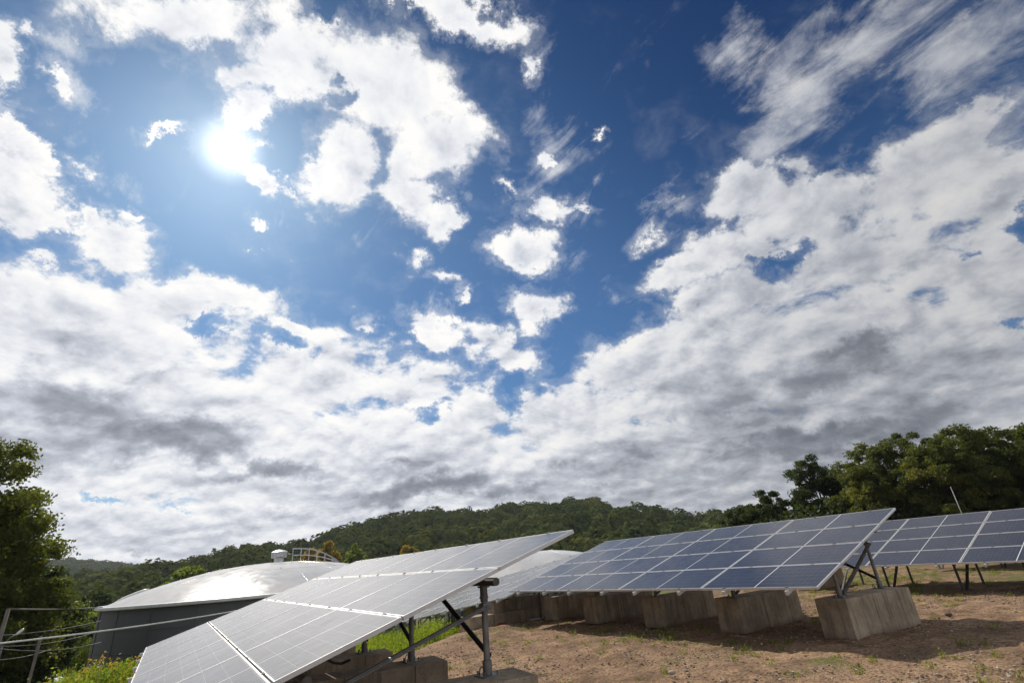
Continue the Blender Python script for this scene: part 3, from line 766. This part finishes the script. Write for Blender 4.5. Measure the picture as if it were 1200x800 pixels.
# sparse tufts over the dirt
cs = []
for k in range(5200):
    x = rng.uniform(-4, 16); y = rng.uniform(5, 24); a = x * L[0] + y * L[1]
    f = vnoise(np.array(x), np.array(y), 0.8, 9) ; s = x * S[0] + y * S[1]
    band = math.exp(-((s - 8.0) / 0.8) ** 2) * 0.9 + math.exp(-((s - 16.0) / 1.2) ** 2) * 0.45 + (0.3 if s > 19 else 0)
    if a < 12.8 and rng.random() < 0.05 + 0.9 * max(0, float(f) - 0.62) + band * float(f): cs.append((x, y, rng.uniform(0.25, 1.3)))
blades(cs, 0.15, rng, 0.012, 2, 16, 0.09, 0.8, M["tuft"], "grass", "thin yellow-green tufts scattered over the dirt", leafy=1)

# gravel and stones ----------------------------------------------------
def icos(r, rng, jit=0.25, flat=0.6):
    import bmesh
    bm = bmesh.new(); bmesh.ops.create_icosphere(bm, subdivisions=1, radius=1.0)
    V = np.array([v.co[:] for v in bm.verts]); F = np.array([[v.index for v in f.verts] for f in bm.faces]); bm.free()
    V = V * (1 + rng.normal(size=(len(V), 1)) * jit * 0.6) * (1, rng.uniform(0.6, 1), flat); return V * r, F
def gravel():
    rng = np.random.default_rng(8); Vs = []; Fs = []; off = 0; protos = [icos(1, rng) for _ in range(8)]
    n = 0
    while n < 26000:
        az = rng.uniform(-20, 50); D = 4.5 + 14 * rng.random() ** 0.8; p = polar(az, D); x, y = p[0], p[1]
        a = x * L[0] + y * L[1]
        if a > 12.9: continue
        f = float(vnoise(np.array(x), np.array(y), 0.9, 12))
        if rng.random() > 0.15 + 1.5 * max(0, f - 0.35): continue
        r = 0.004 + 0.022 * rng.random() ** 5; V, F = protos[n % 8]; an = rng.uniform(0, 2 * PI); c, s = math.cos(an), math.sin(an)
        W = np.stack([(V[:, 0] * c - V[:, 1] * s) * r + x, (V[:, 0] * s + V[:, 1] * c) * r + y, V[:, 2] * r + gz(x, y) + r * 0.2 + 0.012], 1)
        Vs.append(W); Fs.append(F + off); off += len(W); n += 1
    m, nt, out = mat("gravel_stone"); N = NT(nt); b = N.n("ShaderNodeBsdfPrincipled"); N.l(b.outputs[0], out.inputs[0])
    ri = N.n("ShaderNodeNewGeometry").outputs["Random Per Island"]
    N.l(N.ramp(ri, [(0, (0.12, 0.085, 0.06)), (0.45, (0.24, 0.17, 0.12)), (0.8, (0.33, 0.25, 0.19)), (1, (0.48, 0.43, 0.37))]), b.inputs["Base Color"]); b.inputs["Roughness"].default_value = 0.9
    o = link("gravel", np_mesh("gravel", np.concatenate(Vs), np.concatenate(Fs), False, [m])); tag(o, "small stones and clods strewn over the dirt", None, None, "stuff")
gravel()
for k, (px, py, r, lab) in enumerate([(787, 786, 0.075, "pale flat stone near the bottom edge of the dirt"), (803, 784, 0.05, "brown stone beside the pale flat one"),
                                      (1112, 721, 0.09, "dark clod lying at the far edge of the blue array's shadow"), (600, 768, 0.06, "grey stone right of the tall pipe post")]):
    d = direction(px, py); t = -1.58 / d[2]; p = d * t; rr = np.random.default_rng(k); V, F = icos(r, rr, 0.2, 0.5)
    o = link("stone", np_mesh("stone", V, F, True, [M["stone"] if k != 2 else M["bark"]])); o.location = (p[0], p[1], gz(p[0], p[1]) + r * 0.25)
    s_ = o.modifiers.new("s", "SUBSURF"); s_.levels = 1; s_.render_levels = 1
    tag(o, lab, "stone", "loose stones")

# red strip lying on a pale sheet
d = direction(567, 733.5); p = d * (-1.62 / d[2]); g = gz(p[0], p[1])
e = empty("plastic_strip", (p[0], p[1], g), 0.10); tag(e, "red plastic strip lying on a pale sheet in the dirt", "plastic strip")
m_ = MB(); m_.tube([(-0.45, 0.0, 0.07), (-0.15, 0.02, 0.09), (0.2, 0, 0.08), (0.62, -0.03, 0.09)], [0.05, 0.065, 0.06, 0.03], 8); m_.build("red_roll", M["red"], e, smooth=True)
m_ = MB(); m_.obox((-0.2, -0.13, 0.035), (1, 0, 0), (0, 1, 0), (0, 0, 1), 0.75, 0.22, 0.03); m_.build("pale_sheet", M["backsheet"], e, bevel=0.01)

# black mesh fence under the downhill array --------------------------------
fn = empty("rail_fence", tuple(np.array([0, 0, 0.])), 0); w0 = L * 17.0 + S * 14.2; w1 = L * 29.0 + S * 14.2
fn.location = (w0[0], w0[1], gz(w0[0], w0[1])); tag(fn, "dark rail fence under the downhill array", "fence")
nseg = 8
for k in range(nseg + 1):
    w = w0 + (w1 - w0) * k / nseg; q = w - np.array(fn.location); z = gz(w[0], w[1]) - fn.location.z
    MB().tube([(q[0], q[1], z - .1), (q[0], q[1], z + 1.1)], 0.035, 8).build("fence_post", M["black"], fn)
for hh in (0.35, 0.7, 1.05):
    t = MB(); t.tube([tuple((lambda w: (w[0] - fn.location.x, w[1] - fn.location.y, gz(w[0], w[1]) - fn.location.z + hh))(w0 + (w1 - w0) * k / nseg)) for k in range(nseg + 1)], 0.022, 6); t.build("fence_rail", M["black"], fn)

# poles, wires, lamp, house at the lower left -----------------------------
def vertical(px_top, px_bot, D, name, r0, r1, m, label, cat):
    dt, db = direction(*px_top), direction(*px_bot); h = math.hypot(dt[0], dt[1]); p = dt / h * D; zt = p[2]; x, y = p[0], p[1]
    zb_ = gz(x, y) - 0.3; e = empty(name, (x, y, zb_)); tag(e, label, cat); MB().tube([(0, 0, 0), (0, 0, zt - zb_)], [r0, r1], 10).build("shaft", m, e, smooth=True)
    return e, np.array([x, y, zt])
e, T1 = vertical((10, 713), (0, 752), 24, "utility_pole", 0.065, 0.05, M["wood_pole"], "leaning-looking pale utility pole at the left edge", "utility pole")
e, T2 = vertical((48, 745), (32, 800), 25, "utility_pole", 0.05, 0.04, M["wood_pole"], "slim grey utility pole below the white cable", "utility pole")
e, T3 = vertical((1114, 570), (1124, 597), 33, "thin_pole", 0.022, 0.018, M["galv"], "thin grey pole rising behind the right-hand array", "pole")
e, T4 = vertical((3, 755), (0, 762), 25, "street_lamp", 0.04, 0.03, M["galv"], "small street lamp by the wires at the left edge", "street lamp")
up = direction(19, 743); q = up / math.hypot(up[0], up[1]) * 25; rel = q - np.array(e.location)
top = T4 - np.array(e.location)
MB().tube([top - (0, 0, .05), top + (rel - top) * 0.5 + (0, 0, .06), rel], 0.018, 8).build("arm", M["galv"], e, smooth=True)
hd = MB(); dd = (rel - top); dd /= np.linalg.norm(dd); hd.tube([rel - dd * 0.02, rel + dd * 0.04, rel + dd * 0.16, rel + dd * 0.22], [0.02, 0.045, 0.045, 0.015], 10); hd.build("lamp_head", M["white_metal"], e, smooth=True)
def cable(a, b, sag, r, m, label, name="cable"):
    a, b = np.array(a), np.array(b); o = np.array(a); pts = []
    for k in range(13):
        t = k / 12; pts.append(a + (b - a) * t - np.array([0, 0, sag * 4 * t * (1 - t)]) - o)
    c = MB().tube(pts, r, 6).build(name, m, smooth=True); c.location = tuple(o); tag(c, label, "cable"); return c
def onray(px, py, D): d = direction(px, py); return d / math.hypot(d[0], d[1]) * D
cable(onray(-60, 760, 22), onray(300, 711, 30), 0.10, 0.027, M["white_metal"], "thick white cable crossing in front of the grey tank wall")
cable(T1, onray(120, 711, 37.0), 0.05, 0.028, M["wood_pole"], "grey cable from the pole top to the tank rim")
cable(onray(-20, 745, 24), onray(118, 727, 30), 0.1, 0.011, M["wire"], "thin overhead wire, the highest of the faint wires above the white cable")
cable(onray(-20, 756, 25), onray(118, 738, 30), 0.2, 0.011, M["wire"], "thin overhead wire just above the white cable")
cable(onray(-20, 757, 24), onray(118, 752, 30), 0.2, 0.012, M["wire"], "thin overhead wire just below the white cable")
cable(onray(-20, 773, 24), onray(60, 760, 28), 0.1, 0.012, M["wire"], "lowest thin overhead wire at the left edge")
# small house far down
hc = onray(59.6, 793, 56); e = empty("house", (hc[0], hc[1], gz(hc[0], hc[1])), rad(38)); tag(e, "small house with a pale gabled roof at the bottom left", "house")
zt = hc[2] - gz(hc[0], hc[1]); zt = max(zt, 2.2)
MB().box((0, 0, (zt - 0.9) / 2), 2.6, 4.0, zt - 0.9).build("wall", M["siding"], e)
g_ = MB(); g_.add([(-1.3, -2, zt - .9), (1.3, -2, zt - .9), (0, -2, zt - 0.12), (-1.3, 2, zt - .9), (1.3, 2, zt - .9), (0, 2, zt - .12)], [(0, 1, 2), (5, 4, 3)]); g_.build("gable", M["siding"], e)
r_ = MB()
for sx in (-1, 1): r_.bar((0.02 * sx, 0, zt), (1.65 * sx, 0, zt - 1.0), 4.5, 0.08, (0, 0, 1))
r_.build("roof", M["roofing"], e)

# ------------------------------------------------------------------ light
SUN_DIR = direction(268, 175); SUN_EL = math.asin(SUN_DIR[2]); SUN_AZ = math.atan2(SUN_DIR[0], SUN_DIR[1])
sun = bpy.data.lights.new("sun", "SUN"); sun.energy = 4.8; sun.angle = rad(0.5); sun.color = (1.0, 0.93, 0.82)
so = bpy.data.objects.new("sun", sun); COL.objects.link(so)
so.rotation_euler = Vector(-SUN_DIR).to_track_quat("-Z", "Y").to_euler()

# ------------------------------------------------------------------ the air
hm, hnt, hout = mat("thin_haze"); hv = hnt.nodes.new("ShaderNodeVolumePrincipled"); hnt.links.new(hv.outputs[0], hout.inputs["Volume"])
hv.inputs["Color"].default_value = (0.80, 0.88, 1.0, 1); hv.inputs["Density"].default_value = 0.00012; hv.inputs["Anisotropy"].default_value = 0.3
g_ = bpy.data.objects["ground"].data; n_ = len(g_.vertices); cc = np.empty(n_ * 3, np.float32); g_.vertices.foreach_get("co", cc); cc = cc.reshape(-1, 3); lo, hi = cc.min(0), cc.max(0)
hz = MB(); hz.box(((lo[0] + hi[0]) / 2, (lo[1] + hi[1]) / 2, (lo[2] - 1 + hi[2] + 25) / 2), hi[0] - lo[0] + 60, hi[1] - lo[1] + 60, hi[2] - lo[2] + 26)
ho = hz.build("haze", hm); tag(ho, "thin pale haze over the valley", None, None, "stuff")

# ------------------------------------------------------------------ sky with clouds
w = bpy.data.worlds.new("World"); sc.world = w; w.use_nodes = True; nt = w.node_tree; nt.nodes.clear(); N = NT(nt)
out = N.n("ShaderNodeOutputWorld"); bg = N.n("ShaderNodeBackground"); N.l(bg.outputs[0], out.inputs[0])
sky = N.n("ShaderNodeTexSky", sky_type="NISHITA"); sky.sun_disc = False; sky.sun_elevation = SUN_EL; sky.sun_rotation = SUN_AZ
sky.air_density = 1.0; sky.dust_density = 0.6; sky.ozone_density = 2.0; sky.altitude = 200
STR = 0.08
gen = N.n("ShaderNodeTexCoord").outputs["Generated"]
dirn = N.vmath("NORMALIZE", gen)
sp = N.n("ShaderNodeSeparateXYZ"); N.l(dirn, sp.inputs[0]); dx, dy, dz = sp.outputs
# stereographic map of the sky dome
k_ = N.math("DIVIDE", 1.0, N.math("ADD", N.math("MAXIMUM", dz, -0.2), 1.0))
cb = N.n("ShaderNodeCombineXYZ"); N.l(N.math("MULTIPLY", dx, k_), cb.inputs[0]); N.l(N.math("MULTIPLY", dy, k_), cb.inputs[1]); Pm = cb.outputs[0]
# cloud sheet coordinates (flatten towards the horizon)
k2 = N.math("DIVIDE", 1.0, N.math("ADD", N.math("MAXIMUM", dz, 0.0), 0.36))
cb = N.n("ShaderNodeCombineXYZ"); N.l(N.math("MULTIPLY", dx, k2), cb.inputs[0]); N.l(N.math("MULTIPLY", dy, k2), cb.inputs[1]); Q = cb.outputs[0]

def ster(px, py): d = direction(px, py); return d[:2] / (1 + d[2])
def blob(cx, cy, rx, ry, ang=0.0, k=1.0):
    a = rad(ang); c = ster(cx, cy); e = 0.25
    u = (ster(cx + rx * e * math.cos(a), cy + rx * e * math.sin(a)) - c) / e; v = (ster(cx - ry * e * math.sin(a), cy + ry * e * math.cos(a)) - c) / e
    A = np.stack([u, v], 1); U, Sg, Vt = np.linalg.svd(A)
    if np.linalg.det(U) < 0: U[:, 1] *= -1
    mp = N.n("ShaderNodeMapping", vector_type="TEXTURE"); N.l(Pw, mp.inputs["Vector"])
    mp.inputs["Location"].default_value = (c[0], c[1], 0); mp.inputs["Rotation"].default_value = (0, 0, math.atan2(U[1, 0], U[0, 0])); mp.inputs["Scale"].default_value = (Sg[0], Sg[1], 1)
    g = N.n("ShaderNodeTexGradient", gradient_type="SPHERICAL"); N.l(mp.outputs[0], g.inputs[0])
    return N.math("MULTIPLY", g.outputs["Fac"], k) if k != 1.0 else g.outputs["Fac"]
def union(bl):
    o = None
    for b in bl:
        f = blob(*b)
        if o is None: o = f
        else:
            x = N.n("ShaderNodeMath", operation="SMOOTH_MAX"); N.l(o, x.inputs[0]); N.l(f, x.inputs[1]); x.inputs[2].default_value = 0.12; o = x.outputs[0]
    return o
# warp the map a little so that outlines wander
wn = N.n("ShaderNodeTexNoise"); N.l(Pm, wn.inputs["Vector"]); wn.inputs["Scale"].default_value = 13; wn.inputs["Detail"].default_value = 8; wn.inputs["Roughness"].default_value = 0.68
wv = N.vmath("SCALE", N.vmath("SUBTRACT", wn.outputs["Color"], (0.5, 0.5, 0.5)), scale=0.11)
Pw = N.vmath("MULTIPLY", N.vmath("ADD", Pm, wv), (1, 1, 0))

CL = [  # cloud, px centre, radii, angle, strength
 (225,20,170,75,8),(330,60,150,95,15),(300,95,90,60,10),(450,110,150,100,38),(520,165,85,70,30),(480,215,70,60,45),(400,190,75,70,60),(518,258,30,40,60),
 (285,135,55,38,0),(312,205,48,22,42),(290,180,30,20,40,.9),(545,10,110,40,20),(480,2,50,30,0),
 (8,75,55,60,0),(86,113,38,22,45,.8),(60,45,32,20,30,.6),(15,232,85,58,20),(25,180,70,26,25),(85,255,30,28,0),(105,205,40,22,30,.6),
 (140,290,95,52,12),(160,255,40,18,10,.8),(297,267,22,14,10,.9),(190,160,36,12,-10,.7),(40,300,60,14,5,.6),
 (622,85,22,42,-8,.7),(655,172,38,22,10,.8),(640,235,50,26,25,.75),(615,287,62,42,0),(590,215,30,14,20,.6),(755,285,38,22,-25,.65),
 (632,362,48,38,-10),(508,380,60,28,28,.95),(520,322,50,18,0,.7),(545,337,28,12,-40,.85),(592,415,70,42,20),(430,388,26,12,0,.7),(490,300,24,16,0,.6),(675,245,40,12,0,.6),
 (700,150,16,10,0,.6),(770,245,50,14,-10,.5),
 (1160,130,130,50,-35,.7),
 (880,225,80,48,-5),(960,235,170,65,-18),(1080,215,190,90,-25),(860,285,80,42,-10),(1000,310,210,85,-10,1.05),(1170,330,220,130,0,1.05),(1170,230,150,80,-30,.9),
 (800,322,70,28,-18,.95),(900,335,150,45,-12),(830,380,150,55,-12),(750,430,150,60,-15),(1000,400,330,120,0,1.3),(1000,540,420,140,0,1.4),
 (90,385,320,105,5,1.25),(260,345,120,34,8),(200,350,160,50,5),(340,380,50,20,20,.8),(380,450,150,75,0),(470,450,130,60,5),(560,480,140,60,0),(660,490,190,75,-5),
 (820,455,150,70,-8,1.35),(150,500,380,140,0,1.4),(450,560,420,130,0,1.4),(750,560,400,110,0,1.4),(200,620,420,80,0,1.3),(0,600,200,100,0,1.3),(1200,480,220,200,0),
]
WISP = [(870,60,110,60,-15),(935,110,110,75,-50),(1000,50,170,90,-30),(1120,60,200,120,-35),(1150,170,180,90,-30),(900,170,120,60,-40,.8),(985,20,120,60,-10,.8),
 (635,70,36,75,0,.65),(640,150,60,40,10,.65),(665,185,60,36,10,.7),(645,235,75,40,20,.8),(755,280,60,36,-20,.8),(680,315,40,40,0,.6),(520,330,60,34,-5,.7),(505,380,70,40,25,.8),(430,380,30,30,0,.6),(95,60,110,40,20,.6),(95,115,60,40,40,.8),(110,205,70,40,30,.8),(185,160,60,22,-10,.75),(300,265,40,22,0,.7),(800,245,90,30,-15,.6),(330,370,80,40,15,.8),(720,350,40,22,0,.7),(40,300,90,22,5,.7)]
HOLE = [(402,22,34,26,60,.8),(405,110,34,20,10,.75),(335,172,44,30,0,.75),(912,292,75,14,-6,.75),(1140,300,50,16,0,.7),(1195,255,40,26,0,.7),(1195,380,50,12,0,.6),(1010,180,40,14,-30,.5),
 (240,382,44,14,5,.9),(372,425,26,34,0,.7),(515,478,50,16,0,.8),(603,465,48,34,-20,1.0),(110,582,70,9,3,.8),(210,592,90,7,3,.6),(330,600,100,8,0,.5),(700,570,60,8,0,.6),(980,200,40,16,-30,.6),(1100,60,120,16,-35,.6),(1050,130,120,14,-35,.5),(330,405,60,14,15,.7),(965,108,14,40,30,.4),(1170,210,60,12,-20,.5)]
DARK = [(60,470,210,70,5,1.0),(210,510,170,48,3,1.1),(20,520,180,60,0,.8),(310,552,150,22,-2,1.0),(70,400,90,30,10,.5),(180,440,110,30,5,.6),
 (520,572,230,26,-2,.95),(470,540,90,16,0,.5),(650,550,140,26,0,.6),(870,480,190,60,-12,.8),(960,515,240,30,-4,1.05),(960,440,170,52,-18,.85),(1010,400,130,26,-18,.9),(740,525,60,34,0,.8),(1080,480,200,80,0,.7),
 (740,470,90,30,0,.4),(1080,310,160,50,-10,.35),(600,505,60,20,0,.5),(1020,360,120,30,-10,.45),(880,370,90,22,-15,.3),(1150,420,140,60,0,.4),(430,500,70,14,0,.3),(1100,560,240,26,0,.6),(160,640,60,10,0,.5),(250,655,70,8,0,.4)]
cl = union(CL); hl = union(HOLE)
n_big = N.noise(Q, 3.3, 10, 0.58, 0.2); n_fine = N.noise(Q, 12.0, 8, 0.60, 0.3)
nn = N.math("ADD", N.math("MULTIPLY", N.math("SUBTRACT", n_big, 0.5), 2.0), N.math("MULTIPLY", N.math("SUBTRACT", n_fine, 0.5), 1.5))
base = N.math("SUBTRACT", N.math("MULTIPLY", cl, 1.45), N.math("MULTIPLY", hl, 1.0))
# clouds outside the surveyed part of the sky come from the noise alone
ahead = N.smooth(N.vmath("DOT_PRODUCT", dirn, tuple(FW)), 0.35, 0.60)
base = N.math("ADD", N.math("MULTIPLY", base, ahead), N.math("MULTIPLY", N.math("SUBTRACT", 1.0, ahead), 0.62))
dens = N.math("ADD", base, nn)
cover = N.smooth(dens, 0.29, 0.74)
thin = N.smooth(dens, 0.02, 0.45, 0, 0.18)
cover = N.math("MAXIMUM", cover, N.math("MULTIPLY", thin, N.smooth(cl, 0.02, 0.2)))
wsp = union(WISP); d1_, d2_ = direction(1000, 130), direction(1082, 73); q1_, q2_ = d1_[:2] / (d1_[2] + 0.36), d2_[:2] / (d2_[2] + 0.36)
phi = math.atan2(q2_[1] - q1_[1], q2_[0] - q1_[0])     # the wisps are combed along the wind
rot_ = N.n("ShaderNodeMapping"); rot_.inputs["Rotation"].default_value = (0, 0, -phi); N.l(Q, rot_.inputs[0])
mpw = N.n("ShaderNodeMapping"); mpw.inputs["Scale"].default_value = (0.8, 1.8, 1.0); N.l(rot_.outputs[0], mpw.inputs[0])
n_w = N.noise(mpw.outputs[0], 7.0, 9, 0.66, 0.6)
wden = N.math("ADD", N.math("MULTIPLY", wsp, 1.15), N.math("MULTIPLY", N.math("SUBTRACT", n_w, 0.5), 2.6))
cover = N.math("MAXIMUM", cover, N.math("MULTIPLY", N.smooth(wden, 0.28, 1.35), 0.78))
# relief: sample the same noise a little way towards the sun
sq = np.array([SUN_DIR[0], SUN_DIR[1]]) / (SUN_DIR[2] + 0.36)
tos = N.vmath("NORMALIZE", N.vmath("SUBTRACT", (sq[0], sq[1], 0), Q)); Qs = N.vmath("ADD", Q, N.vmath("SCALE", tos, scale=0.045))
n_s = N.noise(Qs, 3.3, 10, 0.58, 0.2); n_f = N.noise(Qs, 12.0, 6, 0.60, 0.3)
rel = N.math("ADD", N.math("MULTIPLY", N.math("SUBTRACT", n_big, n_s), 2.0), N.math("MULTIPLY", N.math("SUBTRACT", n_fine, n_f), 0.6))
dk = union(DARK)
n_sm = N.noise(Q, 4.5, 4, 0.5, 0.3)
dkn = N.math("ADD", N.math("MULTIPLY", dk, 1.3), N.math("MULTIPLY", N.math("SUBTRACT", n_sm, 0.5), 1.6))
dkf = N.smooth(dkn, 0.30, 1.20)
sd = N.vmath("DOT_PRODUCT", dirn, tuple(SUN_DIR)); near = N.smooth(sd, 0.55, 0.97)
lit = N.math("ADD", N.math("SUBTRACT", 0.76, N.math("MULTIPLY", N.smooth(dens, 0.7, 1.9), 0.30)), rel, None, False)
lit = N.math("SUBTRACT", lit, N.math("MULTIPLY", dkf, 0.50))
lit = N.math("ADD", lit, N.math("MULTIPLY", near, 0.12), None, True)
ccol = N.ramp(lit, [(0.0, (0.23, 0.25, 0.30)), (0.28, (0.35, 0.375, 0.43)), (0.55, (0.57, 0.60, 0.67)), (0.8, (0.85, 0.865, 0.90)), (1.0, (1.0, 0.99, 0.97))])
gain = N.math("ADD", N.smooth(sd, 0.30, 0.90, 0.64, 1.0), N.smooth(sd, 0.15, -0.45, 0.0, 0.4))
ccol = N.vmath("SCALE", ccol, scale=N.math("DIVIDE", gain, STR))
tint = N.mixc(1.0, sky.outputs[0], (0.42, 0.69, 1.00), "MULTIPLY")
tint = N.mixc(1.0, tint, N.mixc(N.smooth(N.math("SUBTRACT", dz, N.math("MULTIPLY", N.smooth(sd, 0.6, 1.0), 0.25)), 0.32, 0.80), (1.0, 0.98, 0.90), (0.32, 0.46, 0.55)), "MULTIPLY")
tint = N.mixc(N.smooth(dz, 0.22, 0.03, 0, 0.8), tint, (0.50 / STR, 0.64 / STR, 0.78 / STR))
skyc = N.mixc(cover, tint, ccol)
# aureole of the sun
ang = N.math("ARCCOSINE", N.math("MINIMUM", sd, 1.0))
core = N.smooth(ang, 0.064, -0.02); halo = N.math("POWER", N.math("MAXIMUM", N.math("SUBTRACT", 1.0, N.math("DIVIDE", ang, 0.50)), 0.0), 5.0)
glow = N.math("ADD", N.math("MULTIPLY", core, 1.3), N.math("MULTIPLY", halo, 0.27))
gl = N.vmath("SCALE", (1.0, 0.985, 0.95), scale=N.math("DIVIDE", glow, STR))
skyc = N.vmath("ADD", skyc, gl)
# the last degrees above the horizon are milky
N.l(skyc, bg.inputs[0]); bg.inputs[1].default_value = STR
w.cycles.sampling_method = "MANUAL"; w.cycles.sample_map_resolution = 1024

sc.view_settings.view_transform = "Standard"; sc.view_settings.look = "None"; sc.view_settings.gamma = 1.0; sc.view_settings.exposure = 0.0
sc.view_settings.use_curve_mapping = False
sc.cycles.max_bounces = 6; sc.cycles.transparent_max_bounces = 8; sc.cycles.use_denoising = True
